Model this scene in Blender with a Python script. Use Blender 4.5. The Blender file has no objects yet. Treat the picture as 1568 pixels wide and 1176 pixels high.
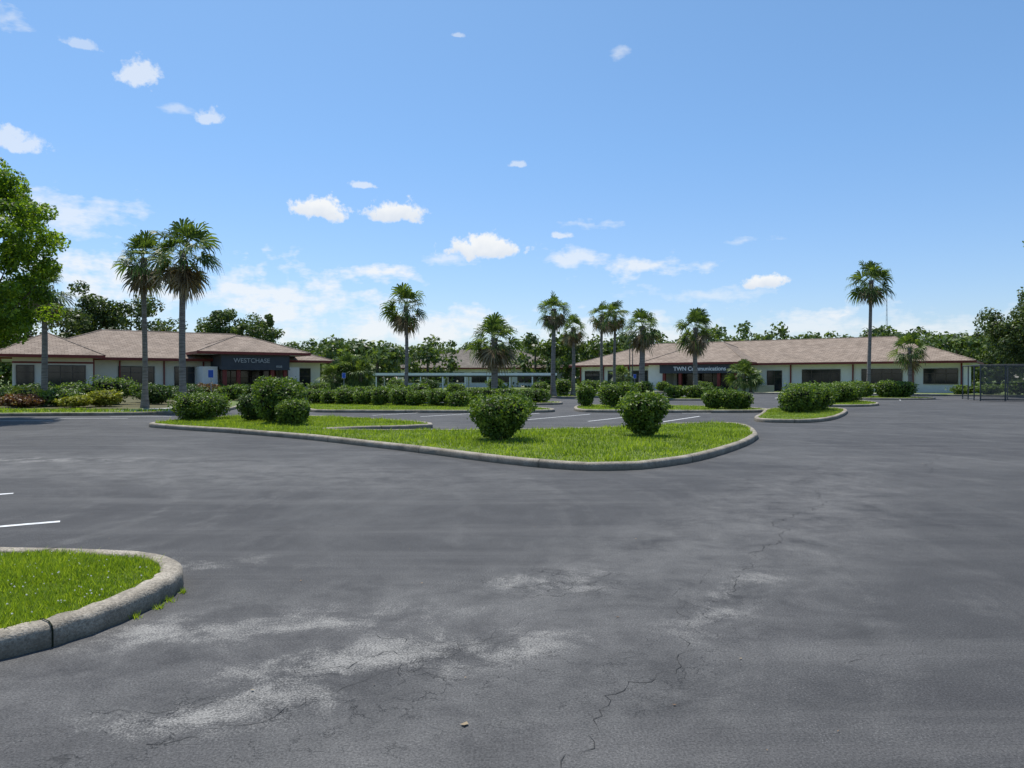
import bpy, math, random
import numpy as np
from mathutils import Vector
random.seed(7); rng=np.random.default_rng(7)
S=bpy.context.scene
COL=S.collection
# ------------------------------------------------------------------ helpers
def link(o,parent=None):
    COL.objects.link(o)
    if parent: o.parent=parent
    return o
def empty(name,loc=(0,0,0),rot=0):
    e=bpy.data.objects.new(name,None); e.location=loc; e.rotation_euler=(0,0,rot); e.empty_display_size=.3
    return link(e)
def mesh_np(name,V,F,mat,parent=None,smooth=False,loc=None):
    V=np.asarray(V,dtype=np.float32); F=np.asarray(F,dtype=np.int32)
    k=F.shape[1]; m=bpy.data.meshes.new(name)
    m.vertices.add(len(V)); m.vertices.foreach_set('co',V.ravel())
    m.loops.add(F.size); m.loops.foreach_set('vertex_index',F.ravel())
    m.polygons.add(len(F)); m.polygons.foreach_set('loop_start',np.arange(0,F.size,k,dtype=np.int32))
    try: m.polygons.foreach_set('loop_total',np.full(len(F),k,dtype=np.int32))
    except Exception: pass
    m.update(calc_edges=True); m.validate()
    if smooth: m.polygons.foreach_set('use_smooth',[True]*len(m.polygons))
    m.materials.append(mat)
    o=bpy.data.objects.new(name,m)
    if loc: o.location=loc
    return link(o,parent)
def mesh_py(name,V,F,mat,parent=None,smooth=False):
    m=bpy.data.meshes.new(name); m.from_pydata([tuple(v) for v in V],[],F); m.update()
    if smooth: m.polygons.foreach_set('use_smooth',[True]*len(m.polygons))
    m.materials.append(mat)
    return link(bpy.data.objects.new(name,m),parent)
def boxes(name,bl,mat,parent=None):
    """bl: list of (x0,x1,y0,y1,z0,z1)"""
    V=[];F=[]
    for x0,x1,y0,y1,z0,z1 in bl:
        b=len(V)
        V+=[(x0,y0,z0),(x1,y0,z0),(x1,y1,z0),(x0,y1,z0),(x0,y0,z1),(x1,y0,z1),(x1,y1,z1),(x0,y1,z1)]
        F+=[(b,b+3,b+2,b+1),(b+4,b+5,b+6,b+7),(b,b+1,b+5,b+4),(b+1,b+2,b+6,b+5),(b+2,b+3,b+7,b+6),(b+3,b,b+4,b+7)]
    return mesh_py(name,V,F,mat,parent)
def tube(pts,rad,sides=8,V=None,F=None):
    V=[] if V is None else V; F=[] if F is None else F
    pts=[Vector(p) for p in pts]; base=len(V)
    for i,p in enumerate(pts):
        d=(pts[min(i+1,len(pts)-1)]-pts[max(i-1,0)]).normalized()
        a=d.cross(Vector((0.3,1,0.1))).normalized(); b=d.cross(a)
        for k in range(sides):
            t=2*math.pi*k/sides
            V.append(tuple(p+(a*math.cos(t)+b*math.sin(t))*rad[i]))
    for i in range(len(pts)-1):
        for k in range(sides):
            k2=(k+1)%sides
            F.append((base+i*sides+k,base+i*sides+k2,base+(i+1)*sides+k2,base+(i+1)*sides+k))
    return V,F
# ------------------------------------------------------------------ materials
def newmat(name):
    m=bpy.data.materials.new(name); m.use_nodes=True
    nt=m.node_tree; b=nt.nodes['Principled BSDF']; return m,nt,b
def mth(nt,op,a,b=None,clamp=False,c=None):
    n=nt.nodes.new('ShaderNodeMath'); n.operation=op; n.use_clamp=clamp
    for i,x in enumerate((a,b,c)):
        if x is None: continue
        if isinstance(x,(int,float)): n.inputs[i].default_value=x
        else: nt.links.new(x,n.inputs[i])
    return n.outputs[0]
def ramp(nt,src,stops):
    n=nt.nodes.new('ShaderNodeValToRGB'); e=n.color_ramp.elements
    while len(e)<len(stops): e.new(.5)
    for i,(p,c) in enumerate(stops):
        e[i].position=p; e[i].color=(c if len(c)==4 else (*c,1)) if not isinstance(c,(int,float)) else (c,c,c,1)
    nt.links.new(src,n.inputs[0]); return n.outputs[0]
def mix(nt,f,a,b,mode='MIX'):
    n=nt.nodes.new('ShaderNodeMix'); n.data_type='RGBA'; n.blend_type=mode
    def put(sock,x):
        if isinstance(x,(int,float)): sock.default_value=x
        elif isinstance(x,tuple): sock.default_value=(*x,1) if len(x)==3 else x
        else: nt.links.new(x,sock)
    put(n.inputs[0],f); put(n.inputs[6],a); put(n.inputs[7],b); return n.outputs[2]
def noise(nt,vec,scale,detail=4,rough=.55,dist=0):
    n=nt.nodes.new('ShaderNodeTexNoise'); n.inputs['Scale'].default_value=scale
    n.inputs['Detail'].default_value=detail; n.inputs['Roughness'].default_value=rough; n.inputs['Distortion'].default_value=dist
    if vec is not None: nt.links.new(vec,n.inputs['Vector'])
    return n.outputs['Fac']
def objco(nt): return nt.nodes.new('ShaderNodeTexCoord').outputs['Object']
def bump(nt,b,h,strength=.3,dist=.01):
    n=nt.nodes.new('ShaderNodeBump'); n.inputs['Strength'].default_value=strength; n.inputs['Distance'].default_value=dist
    nt.links.new(h,n.inputs['Height']); nt.links.new(n.outputs[0],b.inputs['Normal'])
def simple(name,c1,c2,scale=3,rough=.8,bs=0,spec=.3,metal=0):
    m,nt,b=newmat(name); co=objco(nt)
    f=noise(nt,co,scale,4,.65)
    nt.links.new(ramp(nt,f,[(.3,c1),(.7,c2)]),b.inputs['Base Color'])
    b.inputs['Roughness'].default_value=rough; b.inputs['Specular IOR Level'].default_value=spec; b.inputs['Metallic'].default_value=metal
    if bs: bump(nt,b,noise(nt,co,scale*12,2),bs)
    return m
def leafmat(name,dark,mid,light,nscale=1.2,trans=.3):
    m,nt,b=newmat(name); co=objco(nt)
    g=nt.nodes.new('ShaderNodeNewGeometry')
    f=mth(nt,'MULTIPLY_ADD',g.outputs['Random Per Island'],.55,False,mth(nt,'MULTIPLY_ADD',noise(nt,co,nscale,1),.75,False,-.14))
    c=ramp(nt,f,[(.2,dark),(.5,mid),(.85,light)])
    nt.links.new(c,b.inputs['Base Color']); b.inputs['Roughness'].default_value=.5; b.inputs['Specular IOR Level'].default_value=.35
    t=nt.nodes.new('ShaderNodeBsdfTranslucent'); nt.links.new(mix(nt,1.0,c,(1.3,1.35,.5),'MULTIPLY'),t.inputs[0])
    ms=nt.nodes.new('ShaderNodeMixShader'); ms.inputs[0].default_value=trans
    nt.links.new(b.outputs[0],ms.inputs[1]); nt.links.new(t.outputs[0],ms.inputs[2])
    nt.links.new(ms.outputs[0],nt.nodes['Material Output'].inputs[0]); return m

def asphalt():
    m,nt,b=newmat('asphalt_mat'); co=objco(nt)
    sep=nt.nodes.new('ShaderNodeSeparateXYZ'); nt.links.new(co,sep.inputs[0]); X,Y=sep.outputs[0],sep.outputs[1]
    def spot(x0,y0,rx,ry,ang):
        mpp=nt.nodes.new('ShaderNodeMapping'); mpp.vector_type='TEXTURE'; nt.links.new(co,mpp.inputs[0])
        mpp.inputs['Location'].default_value=(x0,y0,0); mpp.inputs['Rotation'].default_value=(0,0,ang); mpp.inputs['Scale'].default_value=(rx,ry,1)
        l=nt.nodes.new('ShaderNodeVectorMath'); l.operation='LENGTH'; nt.links.new(mpp.outputs[0],l.inputs[0])
        return mth(nt,'SUBTRACT',1.0,l.outputs['Value'],True)
    big=noise(nt,co,.22,6,.68,.8)
    n1=noise(nt,co,1.9,6,.72,.3)
    agg=noise(nt,co,85,2,.75)
    c=ramp(nt,big,[(.34,(.044,.0435,.045)),(.5,(.057,.0565,.057)),(.66,(.08,.079,.078))])
    c=mix(nt,.7,c,ramp(nt,n1,[(.3,.8),(.7,1.22)]),'MULTIPLY')
    mp=nt.nodes.new('ShaderNodeMapping'); nt.links.new(co,mp.inputs[0]); mp.inputs['Rotation'].default_value=(0,0,math.radians(-54)); mp.inputs['Scale'].default_value=(.11,1.3,1)
    wear=noise(nt,mp.outputs[0],1.0,6,.7,.6)
    c=mix(nt,mth(nt,'MULTIPLY',ramp(nt,wear,[(.46,0.0),(.66,1.0)]),.42),c,(.118,.115,.112))
    dx=mth(nt,'SUBTRACT',X,-9.0); dy=mth(nt,'SUBTRACT',Y,8.0)
    r=mth(nt,'SQRT',mth(nt,'ADD',mth(nt,'MULTIPLY',dx,dx),mth(nt,'MULTIPLY',dy,dy)))
    ringco=nt.nodes.new('ShaderNodeCombineXYZ'); nt.links.new(r,ringco.inputs[0]); nt.links.new(mth(nt,'MULTIPLY',big,3),ringco.inputs[1])
    rf=ramp(nt,noise(nt,ringco.outputs[0],1.5,4,.65),[(.5,0.0),(.66,1.0)])
    c=mix(nt,mth(nt,'MULTIPLY',mth(nt,'MULTIPLY',rf,.5),ramp(nt,n1,[(.35,.3),(.6,1.0)])),c,(.12,.117,.113))
    path=mth(nt,'MAXIMUM',spot(2.6,7.5,9,1.5,math.radians(57)),mth(nt,'MAXIMUM',spot(-1.4,4.4,4.2,1.6,.2),spot(-7,13,9,2.2,-.3)))
    pf=mth(nt,'MULTIPLY',mth(nt,'MULTIPLY',path,2.0,True),ramp(nt,n1,[(.34,0.0),(.64,1.0)]))
    c=mix(nt,mth(nt,'MULTIPLY',pf,.5),c,(.15,.146,.14))
    dark=mth(nt,'MULTIPLY',spot(6.5,6.5,6,3,math.radians(57)),1.6,True)
    c=mix(nt,mth(nt,'MULTIPLY',dark,.3),c,(.04,.04,.041))
    sp=spot(-.6,4.1,1.4,.45,.35)
    for a,k in [((-1.7,4.6,1.9,.5,.15),.7),((.35,5.6,1.0,.5,.1),.7),((-1.3,3.5,1.2,.4,.5),.65),((-3.0,6.1,1.8,.5,.1),.45),((-10,14,5,1.0,.0),.45),((1.6,5.2,1.8,.35,.95),.45)]:
        sp=mth(nt,'MAXIMUM',sp,mth(nt,'MULTIPLY',spot(*a),k))
    t=mth(nt,'ADD',mth(nt,'MULTIPLY',sp,.8),mth(nt,'MULTIPLY_ADD',n1,3.4,False,mth(nt,'MULTIPLY_ADD',agg,1.4,False,-2.7)))
    spm=mth(nt,'MULTIPLY',mth(nt,'MULTIPLY',t,1.6,True),mth(nt,'MULTIPLY',sp,2.6,True))
    c=mix(nt,mth(nt,'MULTIPLY',spm,.72),c,(.28,.27,.25))
    c=mix(nt,.9,c,ramp(nt,agg,[(.33,(.55,.55,.55)),(.67,(1.48,1.47,1.45))]),'MULTIPLY')
    vor=nt.nodes.new('ShaderNodeTexVoronoi'); vor.inputs['Scale'].default_value=60; nt.links.new(co,vor.inputs['Vector'])
    stone=ramp(nt,vor.outputs['Distance'],[(.12,1.0),(.24,0.0)])
    c=mix(nt,mth(nt,'MULTIPLY',mth(nt,'MULTIPLY',stone,ramp(nt,n1,[(.4,0.05),(.62,1.0)])),.4),c,(.3,.29,.275))
    # fine fatigue cracking, thin and broken up, in three small zones
    wv=nt.nodes.new('ShaderNodeTexNoise'); wv.inputs['Scale'].default_value=5; wv.inputs['Detail'].default_value=5; wv.inputs['Roughness'].default_value=.65; nt.links.new(co,wv.inputs['Vector'])
    vm=nt.nodes.new('ShaderNodeVectorMath'); vm.operation='MULTIPLY_ADD'; nt.links.new(wv.outputs['Color'],vm.inputs[0]); vm.inputs[1].default_value=(.42,.42,0); nt.links.new(co,vm.inputs[2])
    def cr(scale,w):
        v=nt.nodes.new('ShaderNodeTexVoronoi'); v.feature='DISTANCE_TO_EDGE'; v.inputs['Scale'].default_value=scale; nt.links.new(vm.outputs[0],v.inputs['Vector'])
        return ramp(nt,v.outputs['Distance'],[(0.0,1.0),(w,0.0)])
    zone=spot(-.9,3.45,2.2,.75,.35)
    for a in [(.35,5.6,1.0,.55,.1),(1.2,4.5,1.9,.4,1.0)]: zone=mth(nt,'MAXIMUM',zone,spot(*a))
    brk=noise(nt,co,3.3,3,.6)
    zone=mth(nt,'MULTIPLY',mth(nt,'MULTIPLY',zone,1.7,True),ramp(nt,brk,[(.44,0.0),(.58,1.0)]))
    ck=mth(nt,'MULTIPLY',cr(5.0,.014),zone)
    c=mix(nt,mth(nt,'MULTIPLY',ck,.72),c,(.024,.024,.024))
    nt.links.new(c,b.inputs['Base Color']); b.inputs['Roughness'].default_value=.85; b.inputs['Specular IOR Level'].default_value=.3
    bump(nt,b,mth(nt,'SUBTRACT',agg,mth(nt,'MULTIPLY',ck,1.2)),.75,.007)
    return m
def shingle(name,c1,c2):
    m,nt,b=newmat(name); co=objco(nt)
    br=nt.nodes.new('ShaderNodeTexBrick'); br.inputs['Scale'].default_value=1.0
    mp=nt.nodes.new('ShaderNodeMapping'); nt.links.new(co,mp.inputs[0]); mp.inputs['Rotation'].default_value=(math.radians(20),0,0)
    nt.links.new(mp.outputs[0],br.inputs['Vector'])
    br.inputs['Color1'].default_value=(*c1,1); br.inputs['Color2'].default_value=(*c2,1); br.inputs['Mortar'].default_value=(c1[0]*.6,c1[1]*.6,c1[2]*.6,1)
    br.inputs['Brick Width'].default_value=.5; br.inputs['Row Height'].default_value=.25; br.inputs['Mortar Size'].default_value=.02
    n=noise(nt,co,.8,5,.75)
    nt.links.new(mix(nt,1.0,br.outputs[0],ramp(nt,n,[(.3,.72),(.7,1.2)]),'MULTIPLY'),b.inputs['Base Color'])
    b.inputs['Roughness'].default_value=.9; b.inputs['Specular IOR Level'].default_value=.15; return m

M={}
M['asphalt']=asphalt()
M['roof']=shingle('shingle_tan',(.25,.195,.152),(.33,.263,.21))
M['roofg']=shingle('shingle_brown',(.16,.14,.118),(.22,.19,.16))
M['wall']=simple('stucco_cream',(.7,.65,.54),(.8,.75,.64),.7,.85,.1)
M['wallw']=simple('stucco_white',(.76,.74,.68),(.84,.83,.78),.7,.85)
M['red']=simple('trim_red',(.17,.03,.025),(.23,.045,.035),2,.5)
M['sign']=simple('sign_charcoal',(.045,.052,.062),(.065,.072,.085),1,.6)
M['glass']=simple('window_glass',(.012,.014,.017),(.03,.034,.04),.4,.08,0,.6)
M['frame']=simple('window_frame',(.08,.06,.05),(.11,.085,.07),2,.5)
M['white']=simple('white_paint',(.72,.73,.74),(.82,.82,.83),3,.5)
M['line']=simple('line_paint',(.42,.42,.41),(.8,.8,.79),9,.7)
M['conc']=simple('sidewalk_concrete',(.36,.34,.3),(.48,.46,.41),.9,.9,.1)
M['metal']=simple('dark_metal',(.04,.045,.045),(.07,.075,.075),5,.5,0,.5)
M['galv']=simple('galvanised_metal',(.3,.31,.31),(.42,.43,.43),5,.45,0,.5,.6)
M['blue']=simple('sign_blue',(.02,.08,.4),(.03,.1,.45),3,.4)
M['soil']=simple('turf_soil',(.06,.085,.016),(.16,.21,.03),2.2,.95,.4)
M['mulch']=simple('mulch',(.05,.045,.022),(.13,.12,.05),1.3,.95,.5)
M['bark']=simple('bark',(.07,.055,.04),(.16,.13,.1),6,.95,.6)
m,nt,b=newmat('kerb_concrete'); co=objco(nt)
c=ramp(nt,noise(nt,co,2.5,8,.7),[(.3,(.2,.17,.13)),(.55,(.36,.315,.25)),(.75,(.48,.43,.35))])
c=mix(nt,.85,c,ramp(nt,noise(nt,co,60,3,.7),[(.35,.5),(.65,1.35)]),'MULTIPLY')
c=mix(nt,ramp(nt,noise(nt,co,1.1,5,.8),[(.48,0.0),(.68,.75)]),c,(.1,.085,.06))
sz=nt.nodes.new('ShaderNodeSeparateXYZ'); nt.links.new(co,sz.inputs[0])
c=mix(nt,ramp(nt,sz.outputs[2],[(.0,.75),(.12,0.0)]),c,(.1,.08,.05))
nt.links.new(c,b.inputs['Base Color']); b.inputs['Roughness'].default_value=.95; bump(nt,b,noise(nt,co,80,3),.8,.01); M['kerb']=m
m,nt,b=newmat('palm_trunk'); co=objco(nt)
mp=nt.nodes.new('ShaderNodeMapping'); nt.links.new(co,mp.inputs[0]); mp.inputs['Scale'].default_value=(1.5,1.5,14)
pn=noise(nt,mp.outputs[0],1.3,5,.6)
c=ramp(nt,pn,[(.3,(.11,.09,.075)),(.55,(.24,.21,.18)),(.8,(.34,.31,.27))])
nt.links.new(c,b.inputs['Base Color']); b.inputs['Roughness'].default_value=.95; bump(nt,b,pn,.8,.03); M['ptrunk']=m
M['pgreen']=leafmat('palm_frond',(.04,.07,.018),(.1,.155,.036),(.23,.29,.075),1.5,.36)
M['pdead']=leafmat('palm_dead_frond',(.1,.075,.042),(.24,.18,.11),(.42,.33,.2),1.5,.25)
M['bush']=leafmat('shrub_leaf',(.035,.072,.011),(.1,.165,.025),(.24,.32,.05),3,.36)
M['bushdark']=leafmat('shrub_leaf_dark',(.022,.048,.01),(.055,.105,.02),(.13,.19,.04),3,.3)
M['bushy']=leafmat('shrub_leaf_yellow',(.12,.13,.012),(.28,.29,.035),(.42,.42,.06),3,.3)
M['bushred']=leafmat('shrub_leaf_red',(.06,.02,.012),(.16,.06,.03),(.2,.16,.04),3,.3)
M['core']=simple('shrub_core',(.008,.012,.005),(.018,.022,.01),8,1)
M['bright']=leafmat('tree_leaf_bright',(.05,.1,.01),(.15,.24,.02),(.33,.44,.05),.9,.5)
M['oak']=leafmat('tree_leaf_oak',(.03,.048,.014),(.065,.1,.026),(.13,.175,.045),.8,.35)
M['far']=leafmat('tree_leaf_far',(.04,.062,.02),(.085,.13,.036),(.175,.235,.06),.25,.33)
M['grass']=leafmat('grass_blade',(.11,.16,.016),(.22,.31,.028),(.38,.45,.07),.9,.48)
M['clover']=simple('clover_white',(.55,.53,.45),(.75,.73,.65),20,.8)
M['dryleaf']=leafmat('dry_leaf',(.12,.06,.02),(.22,.13,.06),(.35,.28,.17),5,.1)
m,nt,b=newmat('lawn_mat'); co=objco(nt)
c=ramp(nt,noise(nt,co,.3,6,.7),[(.3,(.06,.085,.02)),(.55,(.12,.16,.032)),(.75,(.18,.21,.05))])
c=mix(nt,.6,c,ramp(nt,noise(nt,co,25,3),[(.3,.6),(.7,1.4)]),'MULTIPLY')
nt.links.new(c,b.inputs['Base Color']); b.inputs['Roughness'].default_value=1; M['lawn']=m
# ------------------------------------------------------------------ ground
def ngon(name,P,z,mat,parent=None):
    import bmesh
    bm=bmesh.new(); f=bm.faces.new([bm.verts.new((x,y,z)) for x,y in P]); bm.normal_update()
    if f.normal.z<0: bmesh.ops.reverse_faces(bm,faces=[f])
    bmesh.ops.triangulate(bm,faces=bm.faces[:]); me=bpy.data.meshes.new(name); bm.to_mesh(me); bm.free()
    me.materials.append(mat); return link(bpy.data.objects.new(name,me),parent)
def chaikin(P,n=2,closed=True):
    P=[tuple(p) for p in P]
    for _ in range(n):
        Q=[] if closed else [P[0]]
        for i in range(len(P) if closed else len(P)-1):
            a=P[i]; b=P[(i+1)%len(P)]
            Q+=[(a[0]*.75+b[0]*.25,a[1]*.75+b[1]*.25),(a[0]*.25+b[0]*.75,a[1]*.25+b[1]*.75)]
        if not closed: Q.append(P[-1])
        P=Q
    return P
def area(P): return .5*sum(P[i][0]*P[(i+1)%len(P)][1]-P[(i+1)%len(P)][0]*P[i][1] for i in range(len(P)))
def kerb(name,P,parent,closed=True,w=.17,h=.14,joints=3.0):
    n=len(P); P=np.array(P,float)
    if closed: T=np.roll(P,-1,0)-np.roll(P,1,0)
    else:
        T=np.zeros_like(P); T[1:-1]=P[2:]-P[:-2]; T[0]=P[1]-P[0]; T[-1]=P[-1]-P[-2]
    T/=np.linalg.norm(T,axis=1)[:,None]; Nn=np.stack([-T[:,1],T[:,0]],1)
    prof=[(0,-.03),(0.0,h-.045),(.012,h-.018),(.04,h),(w-.03,h),(w-.01,h-.01),(w,h-.05)]
    V=[];F=[];k=len(prof)
    for i in range(n):
        ja=.006*math.sin(i*1.7)+.004*math.sin(i*4.1)
        for (o,z) in prof: V.append((P[i,0]+Nn[i,0]*(o+ja),P[i,1]+Nn[i,1]*(o+ja),z+(ja*.5 if z>0 else 0)))
    for i in range(n if closed else n-1):
        j=(i+1)%n
        for q in range(k-1): F.append((i*k+q,j*k+q,j*k+q+1,i*k+q+1))
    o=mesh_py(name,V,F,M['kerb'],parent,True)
    V=[];F=[];acc=joints*.6
    for i in range(n if closed else n-1):
        j=(i+1)%n; L=np.linalg.norm(P[j]-P[i]); acc+=L
        if acc>joints and L>1e-4:
            acc=0; mid=(P[i]+P[j])/2; b0=len(V)
            for s in (-.005,.005):
                for (oo,z) in prof:
                    g=.01; q=mid+T[i]*s+Nn[i]*(oo-g if oo<.03 else oo)
                    V.append((q[0],q[1],z+(g*.7 if oo>=.012 else 0)))
            for q in range(k-1): F.append((b0+q,b0+q+1,b0+k+q+1,b0+k+q))
    if F: mesh_py(name+'_joints',V,F,M['core'],parent)
    return P+Nn*w*.8
def inside(P,x,y):
    c=np.zeros(len(x),bool); n=len(P); j=n-1
    for i in range(n):
        xi,yi=P[i]; xj,yj=P[j]
        t=((yi>y)!=(yj>y)); dy=(yj-yi) if abs(yj-yi)>1e-9 else 1e-9
        c^=t&(x<(xj-xi)*(y-yi)/dy+xi); j=i
    return c
def grass(name,P,dens,hgt,z,parent,mat,wid=.006,maxn=120000,box=None):
    P=np.array(P); lo=P.min(0); hi=P.max(0)
    if box is not None: lo=np.maximum(lo,box[0]); hi=np.minimum(hi,box[1])
    n=int((hi-lo).prod()*dens); n=min(n,maxn)
    x=rng.uniform(lo[0],hi[0],n); y=rng.uniform(lo[1],hi[1],n); k=inside(P,x,y); x=x[k]; y=y[k]; n=len(x)
    pat=.75+.35*np.sin(x*2.1+1.3*np.sin(y*1.7))*np.sin(y*2.7+x)+.2*np.sin(x*7)*np.sin(y*6)
    H=hgt*rng.uniform(.5,1.2,n)*np.clip(pat,.35,1.3); H[rng.random(n)<.02]*=1.9
    a=rng.uniform(0,2*np.pi,n); l=rng.uniform(.1,.9,n)*H; t=rng.uniform(0,2*np.pi,n)
    V=np.zeros((n,3,3)); dx=np.cos(a)*wid; dy=np.sin(a)*wid
    V[:,0]=np.stack([x-dx,y-dy,np.full(n,z)],1); V[:,1]=np.stack([x+dx,y+dy,np.full(n,z)],1); V[:,2]=np.stack([x+np.cos(t)*l,y+np.sin(t)*l,z+H],1)
    return mesh_np(name,V.reshape(-1,3),np.arange(n*3).reshape(-1,3),mat,parent)

mesh_py('ground',[(-1500,-1500,-.01),(1500,-1500,-.01),(1500,1500,-.01),(-1500,1500,-.01)],[(0,1,2,3)],M['lawn'])
edge=[(-60,24),(-22,30.2),(-16.2,31),(-13.9,33),(-14.5,38),(-17.5,46),(-16.5,58),(-11,70),(-3,82),(8,88),(20,80),(40,66),(50,61),(62,66),(90,72)]
edge=chaikin(edge,2,False)
ngon('asphalt_pavement',edge+[(90,-60),(-60,-60)],0,M['asphalt'])
ngon('lawn',list(edge)+[(260,120),(260,420),(-260,420),(-260,40)],.125,M['lawn'])
ngon('mulch_bed',[(-42,36),(-20,34.5),(-16.5,36),(-18.5,46),(-18.4,55),(-17,66),(-19,72),(-40,57),(-48,50)],.129,M['mulch'])
def dens(P,st=.8):
    Q=[]
    for i in range(len(P)-1):
        a=np.array(P[i]);b=np.array(P[i+1]);k=max(1,int(np.linalg.norm(b-a)/st))
        for q in range(k): Q.append(tuple(a+(b-a)*q/k))
    return Q+[P[-1]]
kerb('lot_edge_kerb',dens(edge),None,closed=False)
grass('lawn_grass_strip',[(-40,28.2),(-22,31),(-16,31.8),(-15,33.5),(-20,34.4),(-40,35.5)],90,.1,.125,None,M['grass'],.03)

def island(name_pts,grassdens=260,gh=.07,wid=.01,smooth=3,surface='soil',box=None):
    P=name_pts if area(name_pts)>0 else name_pts[::-1]
    P=chaikin(P,smooth)
    e=empty('parking_island')
    inner=kerb('kerb',P,e)
    inn=[tuple(p) for p in inner]
    ngon('soil',inn,.115,M[surface],e)
    if grassdens: grass('grass',inn,grassdens,gh,.11,e,M['grass'],wid,120000,box)
    return inn
main_pts=[(-12.3,23.9),(-11.6,23.0),(-6.6,19.8),(-2.7,16.1),(0.2,12.9),(1.5,12.2),(2.7,12.7),(4.2,14.5),(6.3,18.2),(7.0,20.3),(7.7,23.2),(7.2,24.4),(4.6,23.0),(2.3,21.3),(-.84,20.7),(-4.3,20.6),(-5.6,21.0),(-5.3,21.5),(-2.8,22.6),(-2.5,23.4),(-3.1,24.6),(-5.6,27.0),(-8.4,28.8),(-10.8,28.8),(-11.9,27)]
main=island(main_pts,900,.1,.012,2)
near_pts=[(-9,3.2),(-3.9,3.55),(-2.95,3.95),(-2.62,4.4),(-2.5,4.95),(-2.5,5.5),(-2.85,5.95),(-3.5,6.15),(-6,6.3),(-9,6.5)]
near=island(near_pts,0,.07,.004,3)
ni=S.collection.objects['parking_island.001']
grass('grass',near,11000,.06,.11,ni,M['grass'],.005,120000,(np.array([-5.4,3.2]),np.array([0,7])))
right_a=[(8.9,26.6),(9.6,25.7),(10.8,25.6),(12.6,27.6),(15.8,33.3),(16.9,36.2),(15.5,37),(12.8,36),(10.9,31)]
island(right_a,350)
island([(17,40.5),(20,40.2),(22.5,43),(24.6,50),(21,51),(17.5,46)],150,.07,.02)
island([(-9.9,34.4),(-8.8,33.4),(1.2,33.2),(2.3,34.3),(1.6,37),(-2.5,41.5),(-11.5,46),(-13.2,43)],180,.07,.018)
island([(3.0,34.6),(4,33.4),(11,33.2),(12.9,34.3),(12,38),(6,42),(3.5,40)],180,.07,.018)
island([(-3.8,42.6),(3,42.8),(3.4,47),(-4.2,47.6)],120,.07,.025)
island([(9,52),(18,52),(18,57),(9,58)],80,.08,.03)
island([(0,57.5),(11.5,62),(11,70),(0,67)],60,.08,.03)
island([(-9.4,49),(.6,49.2),(.6,53),(-9.4,53)],80,.08,.03)
island([(26,54),(33.5,54),(33.5,61),(27,62)],60,.08,.03)
n=200; x=rng.uniform(-4.6,-2.7,n); y=rng.uniform(4.2,6.0,n); k=inside(np.array(near),x,y)
V=[];F=[]
for a,b_ in zip(x[k],y[k]):
    z=.11+random.uniform(.035,.065); r=random.uniform(.004,.008); b0=len(V)
    V+=[(a-r,b_,z),(a,b_-r,z),(a+r,b_,z),(a,b_+r,z),(a,b_,z+r),(a,b_,z-r)]
    F+=[(b0,b0+1,b0+4),(b0+1,b0+2,b0+4),(b0+2,b0+3,b0+4),(b0+3,b0,b0+4),(b0+1,b0,b0+5),(b0+2,b0+1,b0+5),(b0+3,b0+2,b0+5),(b0,b0+3,b0+5)]
mesh_py('clover_flowers',V,F,M['clover'],ni)
V=[]
for (cx,cy),r in [((-2.46,4.95),.05),((-2.46,5.1),.06),((-2.52,4.75),.05),((-2.46,5.3),.03)]:
    for _ in range(40):
        a=random.uniform(0,6.28);rr=random.uniform(0,r);x0=cx+rr*math.cos(a);y0=cy+rr*math.sin(a);t=random.uniform(0,6.28)
        V+=[(x0-.003,y0,0),(x0+.003,y0,0),(x0+.03*math.cos(t),y0+.03*math.sin(t),random.uniform(.01,.05))]
mesh_np('weeds',V,np.arange(len(V)).reshape(-1,3),M['grass'])
def lines(name,L,w=.1):
    V=[];F=[]
    for (x0,y0,x1,y1) in L:
        d=Vector((x1-x0,y1-y0)).normalized(); n_=Vector((-d.y,d.x))*w/2; b0=len(V)
        V+=[(x0-n_.x,y0-n_.y,.004),(x1-n_.x,y1-n_.y,.004),(x1+n_.x,y1+n_.y,.004),(x0+n_.x,y0+n_.y,.004)]; F.append((b0,b0+1,b0+2,b0+3))
    return mesh_py(name,V,F,M['line'])
L=[(-5.06,7.95,-9.3,5.5),(-6.95,9.9,-11.2,7.4),(-9.2,12,-13.5,9.5)]
for i in range(6):
    L.append((5.1-2.24*i,25.6+1.1*i,8.0-2.24*i,30.3+.9*i))
L+=[(1.6,21.5,2.3,22.6),(7.9,33,9.3,33.2)]
L+=[(-19.8,27,-17.5,27.1),(-18.2,28.6,-15.5,28.7),(-16.9,29.9,-14.4,30.1)]
for i in range(8): L.append((14+3*i*.8,76-1.9*i-6,12+3*i*.8,72-1.9*i-6))
lines('stall_line_markings',L)
V=[];F=[]
def crack(x,y,ang,n,w=.006,step=.06):
    pts=[]
    for i in range(n):
        pts.append((x,y)); a=ang+random.gauss(0,.7); x+=math.cos(a)*step; y+=math.sin(a)*step
        ang+=random.gauss(0,.03)
    for i,p in enumerate(pts):
        d=pts[min(i+1,len(pts)-1)],pts[max(i-1,0)]; tx,ty=d[0][0]-d[1][0],d[0][1]-d[1][1]; l=math.hypot(tx,ty) or 1
        ww=w*random.uniform(.15,1.1)*(1-.7*i/len(pts)); nx,ny=-ty/l*ww/2,tx/l*ww/2; b0=len(V)
        V.extend([(p[0]-nx,p[1]-ny,.003),(p[0]+nx,p[1]+ny,.003)])
        if i: F.append((b0-2,b0,b0+1,b0-1))
crack(.2,2.9,math.radians(60),80,.006)
crack(2.2,6.4,math.radians(54),220,.009)
crack(1.6,5.2,math.radians(58),40,.007)
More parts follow.
